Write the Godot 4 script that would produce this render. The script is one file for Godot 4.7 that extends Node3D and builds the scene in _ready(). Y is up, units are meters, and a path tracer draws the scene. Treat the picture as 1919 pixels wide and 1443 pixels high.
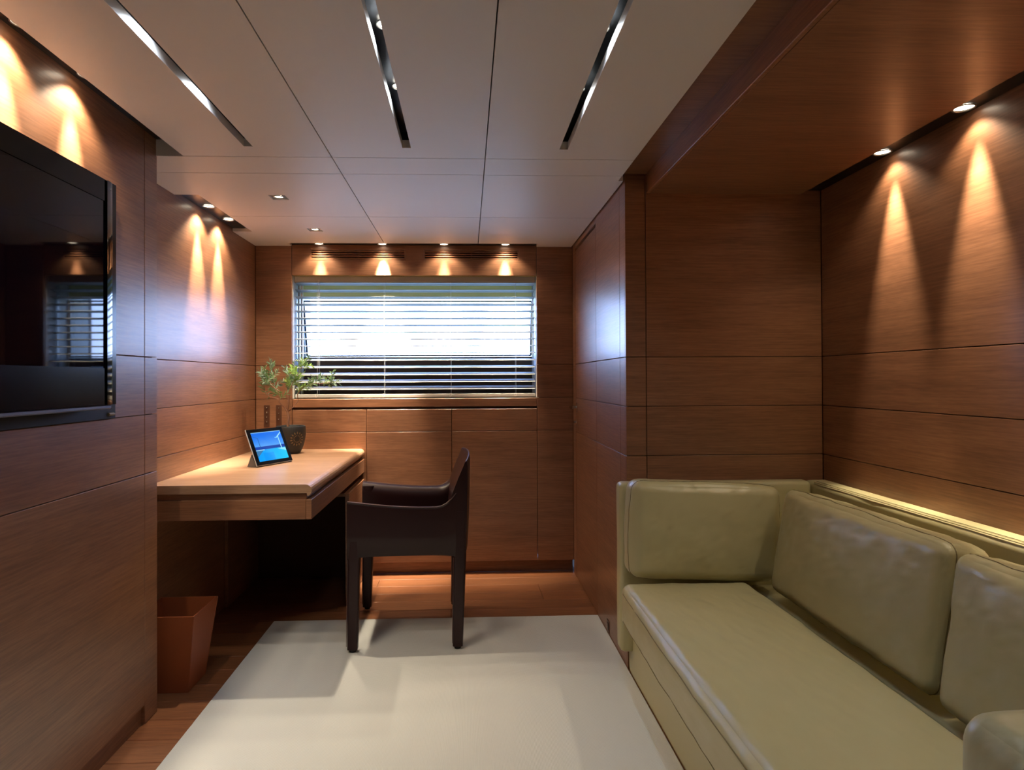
extends Node3D

# ---------------------------------------------------------------- constants
const XL := -1.264      # wall behind the desk
const XT := -1.11       # wall with the television
const XD := 0.647       # wall with the door
const XR := 1.464       # wall behind the sofa
const ZB := -3.82       # window wall
const ZA := -2.54       # end of the sofa alcove
const ZT := -2.303      # end of the television wall
const ZF := 1.2         # wall behind the viewer
const YC := 1.986       # ceiling
const YS := 1.936       # soffit over the sofa
const J1 := 1.268
const J2 := 1.067
const J3 := 0.866

var M := {}
var used := {}
var rng := RandomNumberGenerator.new()

# ---------------------------------------------------------------- scene tree helpers
func numbered(n: String) -> String:
	if not used.has(n):
		used[n] = 0
		return n
	used[n] += 1
	return "%s_%03d" % [n, used[n]]

func tag(o: Node, label := "", category := "", group := "", kind := "") -> Node:
	if label != "": o.set_meta("label", label)
	if category != "": o.set_meta("category", category)
	if group != "": o.set_meta("group", group)
	if kind != "": o.set_meta("kind", kind)
	return o

func thing(called: String, label: String, category: String, at := Vector3.ZERO, turn := 0.0, group := "") -> Node3D:
	var o := Node3D.new()
	o.name = numbered(called)
	add_child(o)
	o.position = at
	o.rotation.y = turn
	tag(o, label, category, group)
	return o

func struct(called: String, label := "") -> Node3D:
	var o := Node3D.new()
	o.name = numbered(called)
	add_child(o)
	tag(o, label, "", "", "structure")
	return o

func S() -> SurfaceTool:
	var st := SurfaceTool.new()
	st.begin(Mesh.PRIMITIVE_TRIANGLES)
	return st

func put(st: SurfaceTool, called: String, mat: Material, parent: Node3D) -> MeshInstance3D:
	var m := MeshInstance3D.new()
	m.mesh = st.commit()
	m.name = called
	m.material_override = null
	m.set_surface_override_material(0, mat)
	m.cast_shadow = GeometryInstance3D.SHADOW_CASTING_SETTING_ON
	parent.add_child(m, true)
	return m

# ---------------------------------------------------------------- geometry helpers
func v3(st: SurfaceTool, p: Vector3, n: Vector3) -> void:
	st.set_normal(n)
	st.add_vertex(p)

func tri(st: SurfaceTool, a: Vector3, b: Vector3, c: Vector3, out: Vector3) -> void:
	var n := (b - a).cross(c - a)
	if n.length() < 1e-12: return
	n = n.normalized()
	if n.dot(out) > 0.0:
		v3(st, a, n); v3(st, c, n); v3(st, b, n)
	else:
		v3(st, a, -n); v3(st, b, -n); v3(st, c, -n)

func quad(st: SurfaceTool, a: Vector3, b: Vector3, c: Vector3, d: Vector3, out: Vector3) -> void:
	tri(st, a, b, c, out)
	tri(st, a, c, d, out)

func cbox(st: SurfaceTool, lo: Vector3, hi: Vector3, r := 0.0) -> void:
	# box with chamfered edges
	var c := (lo + hi) * 0.5
	var h := (hi - lo) * 0.5
	r = minf(r, minf(h.x, minf(h.y, h.z)) * 0.9)
	var ax := [Vector3(1, 0, 0), Vector3(0, 1, 0), Vector3(0, 0, 1)]
	for k in 3:
		var i := (k + 1) % 3
		var j := (k + 2) % 3
		for s in [-1.0, 1.0]:
			var n: Vector3 = ax[k] * s
			var o: Vector3 = c + n * h[k]
			var u: Vector3 = ax[i] * (h[i] - r)
			var w: Vector3 = ax[j] * (h[j] - r)
			quad(st, o + u + w, o + u - w, o - u - w, o - u + w, n)
	if r <= 0.0: return
	for k in 3:
		var i := (k + 1) % 3
		var j := (k + 2) % 3
		for s in [-1.0, 1.0]:
			for t in [-1.0, 1.0]:
				var n: Vector3 = ax[i] * s + ax[j] * t
				var e: Vector3 = ax[k] * (h[k] - r)
				var p: Vector3 = c + ax[i] * s * h[i] + ax[j] * t * (h[j] - r)
				var q: Vector3 = c + ax[i] * s * (h[i] - r) + ax[j] * t * h[j]
				quad(st, p + e, p - e, q - e, q + e, n)
	for s in [-1.0, 1.0]:
		for t in [-1.0, 1.0]:
			for w in [-1.0, 1.0]:
				tri(st, c + Vector3(s * h.x, t * (h.y - r), w * (h.z - r)), c + Vector3(s * (h.x - r), t * h.y, w * (h.z - r)), c + Vector3(s * (h.x - r), t * (h.y - r), w * h.z), Vector3(s, t, w))

func box(called: String, mat: Material, parent: Node3D, lo: Vector3, hi: Vector3, r := 0.0) -> MeshInstance3D:
	var st := S()
	var a := Vector3(minf(lo.x, hi.x), minf(lo.y, hi.y), minf(lo.z, hi.z))
	var b := Vector3(maxf(lo.x, hi.x), maxf(lo.y, hi.y), maxf(lo.z, hi.z))
	cbox(st, a, b, r)
	return put(st, called, mat, parent)

# a smooth surface through rows of points; wrap closes each row
func grid(st: SurfaceTool, rows: Array, wrap := true, caps := true, centre = null) -> void:
	var nr := rows.size()
	var nc: int = rows[0].size()
	var cen := []
	for r in rows:
		var s := Vector3.ZERO
		for p in r: s += p
		cen.append(s / nc)
	var nor := []
	var sum := 0.0
	for i in nr:
		var line := []
		for j in nc:
			var a: Vector3 = rows[maxi(i - 1, 0)][j]
			var b: Vector3 = rows[mini(i + 1, nr - 1)][j]
			var jl := (j - 1 + nc) % nc if wrap else maxi(j - 1, 0)
			var jr := (j + 1) % nc if wrap else mini(j + 1, nc - 1)
			var c: Vector3 = rows[i][jl]
			var d: Vector3 = rows[i][jr]
			var n := (b - a).cross(d - c)
			if n.length() < 1e-12:
				n = rows[i][j] - cen[i]
			n = n.normalized()
			line.append(n)
			var ref: Vector3 = rows[i][j] - (cen[i] if centre == null else centre)
			sum += n.dot(ref.normalized())
		nor.append(line)
	var sg := 1.0 if sum >= 0.0 else -1.0
	var cols := nc if wrap else nc - 1
	for i in nr - 1:
		for j in cols:
			var k := (j + 1) % nc
			smooth(st, rows[i][j], rows[i + 1][j], rows[i + 1][k], nor[i][j] * sg, nor[i + 1][j] * sg, nor[i + 1][k] * sg)
			smooth(st, rows[i][j], rows[i + 1][k], rows[i][k], nor[i][j] * sg, nor[i + 1][k] * sg, nor[i][k] * sg)
	if caps and wrap:
		for e in [0, nr - 1]:
			var out: Vector3 = cen[e] - cen[1 if e == 0 else nr - 2]
			for j in nc:
				tri(st, cen[e], rows[e][j], rows[e][(j + 1) % nc], out)

func smooth(st: SurfaceTool, a: Vector3, b: Vector3, c: Vector3, na: Vector3, nb: Vector3, nc: Vector3) -> void:
	var n := (b - a).cross(c - a)
	if n.length() < 1e-13: return
	if n.dot(na + nb + nc) > 0.0:
		v3(st, a, na); v3(st, c, nc); v3(st, b, nb)
	else:
		v3(st, a, na); v3(st, b, nb); v3(st, c, nc)

func tube(st: SurfaceTool, path: Array, radii, seg := 8, closed := false) -> void:
	var rows := []
	var n := path.size()
	var side := Vector3.ZERO
	for i in n:
		var a: Vector3 = path[(i - 1 + n) % n] if closed else path[maxi(i - 1, 0)]
		var b: Vector3 = path[(i + 1) % n] if closed else path[mini(i + 1, n - 1)]
		var t := (b - a).normalized()
		if side == Vector3.ZERO:
			side = t.cross(Vector3.UP if absf(t.y) < 0.9 else Vector3.RIGHT).normalized()
		side = (side - t * side.dot(t)).normalized()
		var up := t.cross(side)
		var r: float = radii[i] if radii is Array else radii
		var line := []
		for k in seg:
			var g := TAU * k / seg
			line.append(path[i] + side * cos(g) * r + up * sin(g) * r)
		rows.append(line)
	if closed: rows.append(rows[0])
	grid(st, rows, true, not closed)

func lathe(st: SurfaceTool, profile: Array, seg := 32, at := Vector3.ZERO) -> void:
	var rows := []
	for p in profile:
		var line := []
		for k in seg:
			var g := TAU * k / seg
			line.append(at + Vector3(cos(g) * p.x, p.y, sin(g) * p.x))
		rows.append(line)
	grid(st, rows, true, false)

# a flat polygon in (u, v) swept from w0 to w1; fn turns (u, v, w) into a point
func prism(st: SurfaceTool, poly: Array, w0: float, w1: float, fn: Callable) -> void:
	var pv := PackedVector2Array(poly)
	var idx := Geometry2D.triangulate_polygon(pv)
	var c := Vector3.ZERO
	for p in poly: c += fn.call(p.x, p.y, (w0 + w1) * 0.5)
	c /= poly.size()
	var axis: Vector3 = fn.call(poly[0].x, poly[0].y, w1) - fn.call(poly[0].x, poly[0].y, w0)
	for e in 2:
		var w := w0 if e == 0 else w1
		for i in range(0, idx.size(), 3):
			var a: Vector2 = pv[idx[i]]
			var b: Vector2 = pv[idx[i + 1]]
			var d: Vector2 = pv[idx[i + 2]]
			tri(st, fn.call(a.x, a.y, w), fn.call(b.x, b.y, w), fn.call(d.x, d.y, w), axis * (-1.0 if e == 0 else 1.0))
	var cw := Geometry2D.is_polygon_clockwise(pv)
	for i in poly.size():
		var a: Vector2 = poly[i]
		var b: Vector2 = poly[(i + 1) % poly.size()]
		var t := b - a
		var o := Vector2(t.y, -t.x) if not cw else Vector2(-t.y, t.x)
		var out: Vector3 = fn.call(a.x + o.x, a.y + o.y, w0) - fn.call(a.x, a.y, w0)
		quad(st, fn.call(a.x, a.y, w0), fn.call(b.x, b.y, w0), fn.call(b.x, b.y, w1), fn.call(a.x, a.y, w1), out)

# a horizontal slab with rectangular holes, holes as [x0, x1, z0, z1]
func plate(st: SurfaceTool, x0: float, x1: float, z0: float, z1: float, y0: float, y1: float, holes: Array) -> void:
	slab(st, x0, x1, z0, z1, y0, y1, holes, func(u, v, w): return Vector3(u, w, v))

func slab(st: SurfaceTool, u0: float, u1: float, v0: float, v1: float, w0: float, w1: float, holes: Array, fn: Callable) -> void:
	var us := [u0, u1]
	var vs := [v0, v1]
	for h in holes:
		for k in [h[0], h[1]]:
			if k > u0 and k < u1 and not us.has(k): us.append(k)
		for k in [h[2], h[3]]:
			if k > v0 and k < v1 and not vs.has(k): vs.append(k)
	us.sort()
	vs.sort()
	var solid := func(i: int, j: int) -> bool:
		if i < 0 or j < 0 or i >= us.size() - 1 or j >= vs.size() - 1: return false
		var a: float = (us[i] + us[i + 1]) * 0.5
		var b: float = (vs[j] + vs[j + 1]) * 0.5
		for h in holes:
			if a > h[0] and a < h[1] and b > h[2] and b < h[3]: return false
		return true
	var org: Vector3 = fn.call(0.0, 0.0, 0.0)
	var du: Vector3 = fn.call(1.0, 0.0, 0.0) - org
	var dv: Vector3 = fn.call(0.0, 1.0, 0.0) - org
	var dw: Vector3 = fn.call(0.0, 0.0, 1.0) - org
	for i in us.size() - 1:
		for j in vs.size() - 1:
			if not solid.call(i, j): continue
			var a: float = us[i]
			var b: float = us[i + 1]
			var c: float = vs[j]
			var d: float = vs[j + 1]
			quad(st, fn.call(a, c, w0), fn.call(b, c, w0), fn.call(b, d, w0), fn.call(a, d, w0), -dw)
			quad(st, fn.call(a, c, w1), fn.call(b, c, w1), fn.call(b, d, w1), fn.call(a, d, w1), dw)
			if not solid.call(i - 1, j): quad(st, fn.call(a, c, w0), fn.call(a, d, w0), fn.call(a, d, w1), fn.call(a, c, w1), -du)
			if not solid.call(i + 1, j): quad(st, fn.call(b, c, w0), fn.call(b, d, w0), fn.call(b, d, w1), fn.call(b, c, w1), du)
			if not solid.call(i, j - 1): quad(st, fn.call(a, c, w0), fn.call(b, c, w0), fn.call(b, c, w1), fn.call(a, c, w1), -dv)
			if not solid.call(i, j + 1): quad(st, fn.call(a, d, w0), fn.call(b, d, w0), fn.call(b, d, w1), fn.call(a, d, w1), dv)

# ---------------------------------------------------------------- upholstery
var wrinkle := FastNoiseLite.new()

func pillow_point(p: Vector3, h: Vector3, r: float, puff: Vector3, amp: float, seed_off: Vector3) -> Vector3:
	var ph := p * h
	var inner := h - Vector3(r, r, r)
	var q := Vector3(clampf(ph.x, -inner.x, inner.x), clampf(ph.y, -inner.y, inner.y), clampf(ph.z, -inner.z, inner.z))
	var d := ph - q
	d = d.normalized() if d.length() > 1e-9 else Vector3.UP
	var base := q + d * r
	var e := Vector3(1.0 - pow(absf(p.x), 2.6), 1.0 - pow(absf(p.y), 2.6), 1.0 - pow(absf(p.z), 2.6))
	base.x += signf(p.x) * puff.x * e.y * e.z * absf(d.x)
	base.y += signf(p.y) * puff.y * e.x * e.z * absf(d.y)
	base.z += signf(p.z) * puff.z * e.x * e.y * absf(d.z)
	var n := wrinkle.get_noise_3dv((base + seed_off) * 5.0) + 0.45 * wrinkle.get_noise_3dv((base + seed_off) * Vector3(16.0, 9.0, 16.0))
	return base + d * n * amp

func pillow(st: SurfaceTool, h: Vector3, r: float, puff: Vector3, amp: float, seed_off: Vector3, n := 30) -> void:
	var ax := [Vector3(1, 0, 0), Vector3(0, 1, 0), Vector3(0, 0, 1)]
	for k in 3:
		for s in [-1.0, 1.0]:
			var rows := []
			var nors := []
			for i in n + 1:
				var line := []
				var nl := []
				for j in n + 1:
					var a := -1.0 + 2.0 * i / n
					var b := -1.0 + 2.0 * j / n
					a = signf(a) * (1.0 - pow(1.0 - absf(a), 1.45))
					b = signf(b) * (1.0 - pow(1.0 - absf(b), 1.45))
					var i1: Vector3 = ax[(k + 1) % 3]
					var i2: Vector3 = ax[(k + 2) % 3]
					var c: Vector3 = ax[k] * s
					var f := func(x: float, y: float) -> Vector3: return pillow_point(c + i1 * x + i2 * y, h, r, puff, amp, seed_off)
					var e := 0.004
					var du: Vector3 = f.call(minf(a + e, 1.0), b) - f.call(maxf(a - e, -1.0), b)
					var dv: Vector3 = f.call(a, minf(b + e, 1.0)) - f.call(a, maxf(b - e, -1.0))
					var nn := du.cross(dv).normalized()
					if nn.dot(c) < 0.0: nn = -nn
					line.append(f.call(a, b))
					nl.append(nn)
				rows.append(line)
				nors.append(nl)
			for i in n:
				for j in n:
					smooth(st, rows[i][j], rows[i + 1][j], rows[i + 1][j + 1], nors[i][j], nors[i + 1][j], nors[i + 1][j + 1])
					smooth(st, rows[i][j], rows[i + 1][j + 1], rows[i][j + 1], nors[i][j], nors[i + 1][j + 1], nors[i][j + 1])

# seam that runs round the face across axis k on side s, just behind the rounded edge
func seam(st: SurfaceTool, h: Vector3, r: float, puff: Vector3, amp: float, so: Vector3, k: int, s: float, thick: float, inset := 0.3) -> void:
	var ax := [Vector3(1, 0, 0), Vector3(0, 1, 0), Vector3(0, 0, 1)]
	var path := []
	var n := 34
	var c: Vector3 = ax[k] * s * (1.0 - inset * r / h[k])
	var i1: Vector3 = ax[(k + 1) % 3]
	var i2: Vector3 = ax[(k + 2) % 3]
	for side in 4:
		for m in n:
			var t := -1.0 + 2.0 * m / n
			var p: Vector3
			if side == 0: p = i1 * t - i2
			elif side == 1: p = i1 + i2 * t
			elif side == 2: p = i2 - i1 * t
			else: p = -i1 - i2 * t
			path.append(pillow_point(c + p, h, r, puff, amp, so))
	tube(st, path, thick, 5, true)

func cushion(called: String, label: String, category: String, at: Vector3, rot: Vector3, h: Vector3, r: float, puff: Vector3, amp: float, seams: Array, group := "") -> Node3D:
	var o := thing(called, label, category, at, 0.0, group)
	o.rotation = rot
	var so := at * 3.1
	var st := S()
	pillow(st, h, r, puff, amp, so)
	put(st, "cover", M.sofa, o)
	for s in seams:
		var t := S()
		seam(t, h, r, puff, amp, so, s[0], s[1], 0.0017, 0.95)
		put(t, "seam", M.stitch, o)
	return o

# ---------------------------------------------------------------- materials
func mat(c: Color, rough := 0.5, metal := 0.0, spec := 0.5) -> StandardMaterial3D:
	var m := StandardMaterial3D.new()
	m.albedo_color = c
	m.roughness = rough
	m.metallic = metal
	m.metallic_specular = spec
	return m

func srgb(r: float, g: float, b: float) -> Color:
	return Color(r / 255.0, g / 255.0, b / 255.0)

func wood_image(seed_n: int, dark: Color, light: Color, pore: float, w := 1024, h := 1024) -> Array:
	var n := FastNoiseLite.new()
	n.noise_type = FastNoiseLite.TYPE_SIMPLEX_SMOOTH
	n.seed = seed_n
	n.frequency = 1.0
	n.fractal_type = FastNoiseLite.FRACTAL_NONE
	var img := PackedByteArray()
	img.resize(w * h * 3)
	var bump := PackedByteArray()
	bump.resize(w * h)
	var cs := []
	for x in w: cs.append(Vector2(cos(TAU * x / w), sin(TAU * x / w)))
	var k := 0
	for y in h:
		var v := float(y) / h
		for x in w:
			var c: Vector2 = cs[x]
			var broad := n.get_noise_3d(c.x * 0.40, c.y * 0.40, v * 16.0)
			var grain := n.get_noise_3d(c.x * 1.3 + 7.0, c.y * 1.3, v * 150.0)
			var fine := n.get_noise_3d(c.x * 4.5 - 5.0, c.y * 4.5, v * 460.0)
			var t := 0.5 + 0.16 * broad + 0.20 * grain + 0.18 * fine
			var pr := clampf((fine - 0.52) * 4.0, 0.0, 1.0) * pore
			t = clampf(t, 0.0, 1.0) * (1.0 - pr)
			var col := dark.lerp(light, t)
			img[k * 3] = int(clampf(col.r, 0, 1) * 255.0)
			img[k * 3 + 1] = int(clampf(col.g, 0, 1) * 255.0)
			img[k * 3 + 2] = int(clampf(col.b, 0, 1) * 255.0)
			bump[k] = int(clampf(0.5 + 0.3 * fine + 0.2 * grain - 0.5 * pr, 0, 1) * 255.0)
			k += 1
	return [ImageTexture.create_from_image(Image.create_from_data(w, h, false, Image.FORMAT_RGB8, img)), ImageTexture.create_from_image(Image.create_from_data(w, h, false, Image.FORMAT_L8, bump))]

func wood(tex: Array, tint: Color, rough: float, off: Vector3, scale := Vector3(0.62, 0.9, 0.62), relief := 0.005) -> StandardMaterial3D:
	var m := StandardMaterial3D.new()
	m.albedo_color = tint
	m.albedo_texture = tex[0]
	m.roughness = rough
	m.uv1_triplanar = true
	m.uv1_world_triplanar = true
	m.uv1_triplanar_sharpness = 8.0
	m.uv1_scale = scale
	m.uv1_offset = off
	m.heightmap_enabled = true
	m.heightmap_texture = tex[1]
	m.heightmap_scale = relief
	m.clearcoat_enabled = true
	m.clearcoat = 0.38
	m.clearcoat_roughness = 0.25
	return m

func leather(c: Color, rough: float, relief: float, cell: float) -> StandardMaterial3D:
	var m := mat(c, rough)
	var n := FastNoiseLite.new()
	n.noise_type = FastNoiseLite.TYPE_CELLULAR
	n.seed = 5
	n.frequency = 0.05
	var t := NoiseTexture2D.new()
	t.width = 512
	t.height = 512
	t.seamless = true
	t.noise = n
	m.uv1_triplanar = true
	m.uv1_scale = Vector3.ONE * cell
	m.heightmap_enabled = true
	m.heightmap_texture = t
	m.heightmap_scale = relief
	return m

func glow(c: Color, e: float) -> StandardMaterial3D:
	var m := mat(Color(0.9, 0.9, 0.9), 0.4)
	m.emission_enabled = true
	m.emission = c
	m.emission_energy_multiplier = e
	return m

func make_materials() -> void:
	var wt := wood_image(11, srgb(106, 69, 47), srgb(163, 114, 82), 0.25)
	var lit_desk_tex := wood_image(31, srgb(138, 103, 79), srgb(190, 152, 121), 0.3, 512, 512)  # same wood as the walls, paler for the light falling on the desk
	var ft := wood_image(23, srgb(108, 66, 42), srgb(164, 108, 72), 0.35)
	M.wood = []
	var tints := [Color(1, 1, 1), Color(0.96, 0.955, 0.95), Color(1.0, 0.985, 0.965), Color(0.975, 0.97, 0.975)]
	for i in 4:
		M.wood.append(wood(wt, tints[i], 0.46, Vector3(i * 0.37, i * 0.53, i * 0.29)))
	M.desk = wood(lit_desk_tex, Color(1.0, 1.0, 1.0), 0.42, Vector3(0.11, 0.7, 0.4), Vector3(0.62, 0.9, 0.9))  # paler copy of the wall wood, lamplight and daylight put into the colour
	M.plank = []
	for i in 3:
		M.plank.append(wood(ft, [Color(1, 1, 1), Color(0.94, 0.93, 0.92), Color(0.99, 0.965, 0.94)][i], 0.4, Vector3(i * 0.41, 0.2, i * 0.31), Vector3(0.7, 0.7, 0.7), 0.015))
	M.backing = mat(srgb(72, 46, 32), 0.8)
	M.kick = M.wood[3]
	M.ceiling = mat(srgb(220, 215, 213), 0.42)
	M.black = mat(srgb(14, 14, 15), 0.35)
	M.blackmatt = mat(srgb(16, 16, 17), 0.7)
	M.sofa = leather(srgb(184, 175, 133), 0.35, 0.006, 9.0)
	M.stitch = mat(srgb(118, 104, 68), 0.6)
	M.chair = leather(srgb(40, 20, 21), 0.33, 0.002, 12.0)
	M.chair.metallic_specular = 0.36
	M.chairseam = mat(srgb(92, 70, 68), 0.3)  # seam leather, paler to carry the bright highlights along the edges
	M.bin = leather(srgb(150, 78, 44), 0.45, 0.01, 10.0)
	M.slat = mat(srgb(176, 178, 174), 0.35)
	M.cord = mat(srgb(232, 232, 226), 0.7)
	M.alu = mat(srgb(188, 194, 196), 0.35, 0.6)
	M.liner = mat(srgb(226, 214, 140), 0.5)
	M.linerwhite = mat(srgb(232, 232, 228), 0.5)
	M.brown = mat(srgb(78, 60, 44), 0.6)
	M.gasket = mat(srgb(16, 17, 30), 0.5)
	M.glass = mat(Color(1, 1, 1, 0.04), 0.0)
	M.glass.transparency = BaseMaterial3D.TRANSPARENCY_ALPHA
	M.chrome = mat(srgb(190, 186, 180), 0.18, 1.0)
	M.bronze = mat(srgb(96, 74, 58), 0.3, 0.8)
	M.switchplate = mat(srgb(92, 62, 48), 0.35, 0.3)
	M.screen = mat(srgb(10, 5, 12), 0.03, 0.0, 0.4)
	M.tvframe = mat(srgb(9, 10, 12), 0.16, 0.0, 0.35)
	M.tvedge = mat(srgb(9, 10, 12), 0.05)
	M.tvsilver = mat(srgb(120, 124, 136), 0.35, 0.5)
	M.lampwhite = glow(Color(1.0, 0.97, 0.92), 9.0)
	M.lampwarm = glow(Color(1.0, 0.93, 0.82), 9.0)
	M.steel = mat(srgb(150, 146, 140), 0.3, 0.9)
	M.pot = mat(srgb(34, 35, 36), 0.55)
	M.gold = mat(srgb(120, 100, 70), 0.45, 0.2)
	M.soil = mat(srgb(40, 30, 22), 0.95)
	M.bark = mat(srgb(142, 104, 84), 0.8)
	M.leaf = []
	for c in [srgb(78, 104, 66), srgb(104, 130, 92), srgb(122, 144, 128), srgb(132, 164, 72)]:
		var lm := mat(c, 0.5)
		lm.backlight_enabled = true
		lm.backlight = Color(0.28, 0.38, 0.2)
		lm.cull_mode = BaseMaterial3D.CULL_DISABLED
		M.leaf.append(lm)
	# woven rug: fine ribs
	var im := Image.create(64, 64, false, Image.FORMAT_L8)
	for y in 64:
		for x in 64:
			var rib := 0.5 + 0.35 * sin(TAU * x / 8.0) * (0.7 + 0.3 * sin(TAU * y / 4.0 + (PI if (x / 8) % 2 == 0 else 0.0)))
			im.set_pixel(x, y, Color(rib, rib, rib))
	M.rugrib = mat(srgb(205, 206, 205), 0.95, 0.0, 0.2)
	M.rugrib.uv1_triplanar = true
	M.rugrib.uv1_scale = Vector3.ONE * 28.0
	M.rugrib.heightmap_enabled = true
	M.rugrib.heightmap_texture = ImageTexture.create_from_image(im)
	M.rugrib.heightmap_scale = 0.08

func wd() -> StandardMaterial3D:
	return M.wood[rng.randi() % 4]

# ---------------------------------------------------------------- lamps
# a round lamp that shines down, with its bright beam and its wider spill
func lamp(called: String, label: String, at: Vector3, radius: float, warm: Color, beam: float, beam_angle: float, spill: float, spill_angle: float, disc: Material, group: String, plate_half := 0.0, plate_mat: Material = null, aim := Vector3.DOWN) -> Node3D:
	var o := thing(called, label, "spotlight", at, 0.0, group)
	var st := S()
	lathe(st, [Vector2(radius * 1.16, 0.0), Vector2(radius * 1.16, -0.003), Vector2(radius * 1.02, -0.003), Vector2(radius, 0.0)], 28)
	put(st, "rim", M.steel, o)
	st = S()
	lathe(st, [Vector2(0.0005, 0.0005), Vector2(radius * 0.6, 0.0), Vector2(radius, 0.0018)], 28)
	put(st, "lens", disc, o)
	if plate_half > 0.0:
		st = S()
		plate(st, -plate_half, plate_half, -plate_half, plate_half, 0.001, 0.004, [[-radius * 0.8, radius * 0.8, -radius * 0.8, radius * 0.8]])
		put(st, "plate", plate_mat, o)
	for k in 2:
		var e := beam if k == 0 else spill
		if e <= 0.0: continue
		var l := SpotLight3D.new()
		l.name = "beam" if k == 0 else "spill"
		l.light_color = warm
		l.light_energy = e
		l.spot_angle = beam_angle if k == 0 else spill_angle
		l.spot_angle_attenuation = 0.9 if k == 0 else 0.6
		l.spot_range = 12.0
		l.spot_attenuation = 2.0
		l.light_size = radius * 0.5
		l.shadow_enabled = true
		o.add_child(l)
		l.position = Vector3(0, -0.006, 0)
		l.basis = Basis.looking_at(aim.normalized() if k == 0 else Vector3.DOWN, Vector3.FORWARD)
	return o

# ---------------------------------------------------------------- panels
# panels on a wall whose face looks along +x / -x: dir is the sign, x the face
func panels_x(parent: Node3D, x: float, dir: float, zs: Array, ys: Array, gap := 0.0024, thick := 0.016) -> void:
	for i in zs.size() - 1:
		for j in ys.size() - 1:
			box("panel", wd(), parent, Vector3(x, ys[j] + gap * 0.5, zs[i] - gap * 0.5 * signf(zs[i] - zs[i + 1])), Vector3(x - dir * thick, ys[j + 1] - gap * 0.5, zs[i + 1] + gap * 0.5 * signf(zs[i] - zs[i + 1])), 0.0012)

func panels_z(parent: Node3D, z: float, dir: float, xs: Array, ys: Array, gap := 0.0024, thick := 0.016) -> void:
	for i in xs.size() - 1:
		for j in ys.size() - 1:
			box("panel", wd(), parent, Vector3(xs[i] + gap * 0.5, ys[j] + gap * 0.5, z), Vector3(xs[i + 1] - gap * 0.5, ys[j + 1] - gap * 0.5, z - dir * thick), 0.0012)

# ================================================================ scene
func _ready() -> void:
	rng.seed = 4
	wrinkle.seed = 3
	wrinkle.noise_type = FastNoiseLite.TYPE_SIMPLEX_SMOOTH
	wrinkle.frequency = 1.0
	# ---- camera
	var cam := Camera3D.new()
	cam.name = "camera"
	add_child(cam)
	cam.projection = Camera3D.PROJECTION_FRUSTUM
	cam.near = 0.05
	cam.far = 200.0
	cam.size = 1443.0 / 1180.0 * 0.05
	cam.frustum_offset = Vector2((959.5 - 921.68) / 1180.0, -(721.5 - 702.11) / 1180.0) * 0.05
	cam.position = Vector3(0, 1.18, 0)
	cam.rotation = Vector3(0.00736, -0.03953, -0.00467)
	cam.current = true
	# ---- sky and exposure
	var env := Environment.new()
	env.tonemap_mode = Environment.TONE_MAPPER_LINEAR
	env.tonemap_exposure = 1.18
	env.background_mode = Environment.BG_SKY
	var sky := Sky.new()
	var sm := ProceduralSkyMaterial.new()
	sm.sky_top_color = srgb(135, 178, 255)
	sm.sky_horizon_color = srgb(180, 206, 255)
	sm.ground_bottom_color = srgb(70, 95, 120)
	sm.ground_horizon_color = srgb(150, 175, 205)
	sm.sky_energy_multiplier = 1.0
	sm.ground_energy_multiplier = 1.0
	sky.sky_material = sm
	env.sky = sky
	env.background_energy_multiplier = 17.0
	env.sdfgi_enabled = true
	env.ssao_enabled = true
	env.ssil_enabled = true
	var we := WorldEnvironment.new()
	we.name = "environment"
	we.environment = env
	add_child(we)

	make_materials()
	build_shell()
	build_walls()
	build_ceiling()
	build_floor()
	build_window()
	build_cabinets()
	build_desk()
	build_sofa()
	build_chair()
	build_tv()
	build_small()
	build_plant()
	build_lamps()

# ---------------------------------------------------------------- outer shell
func build_shell() -> void:
	var r := struct("unseen_roof_slab", "unseen slab above the ceiling that keeps the sky light out")
	box("slab", M.blackmatt, r, Vector3(-1.7, 2.12, -4.3), Vector3(1.75, 2.2, ZF + 0.3))  # unseen slab, blocks sky light from above the ceiling
	var f := struct("unseen_wall_front", "unseen wood panelled wall behind the viewer")
	box("backing", M.backing, f, Vector3(-1.7, 0, ZF + 0.017), Vector3(1.75, 2.12, ZF + 0.2))  # out of view, closes the room and bounces warm light
	panels_z(f, ZF, -1.0, [-1.11, -0.4, 0.3, 0.647], [0.0, J3, J2, J1, 2.1])

func build_floor() -> void:
	var f := struct("floor", "reddish brown wooden plank floor")
	box("slab", M.backing, f, Vector3(-1.7, -0.12, -4.3), Vector3(1.75, -0.014, ZF + 0.3))
	var z := -3.87
	var w := 0.125
	var row := 0
	while z < ZF:
		var x := XL - 0.02
		var cut := -0.9 + 1.5 * rng.randf()
		for seg in [[x, cut], [cut, 0.66]]:
			box("plank", M.plank[rng.randi() % 3], f, Vector3(seg[0] + 0.0008, -0.014, z + 0.0008), Vector3(seg[1] - 0.0008, 0.0, minf(z + w, ZF) - 0.0008), 0.0012)
		z += w
		row += 1
	box("slab", M.backing, f, Vector3(0.66, -0.014, -2.56), Vector3(1.48, -0.001, ZF))

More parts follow.
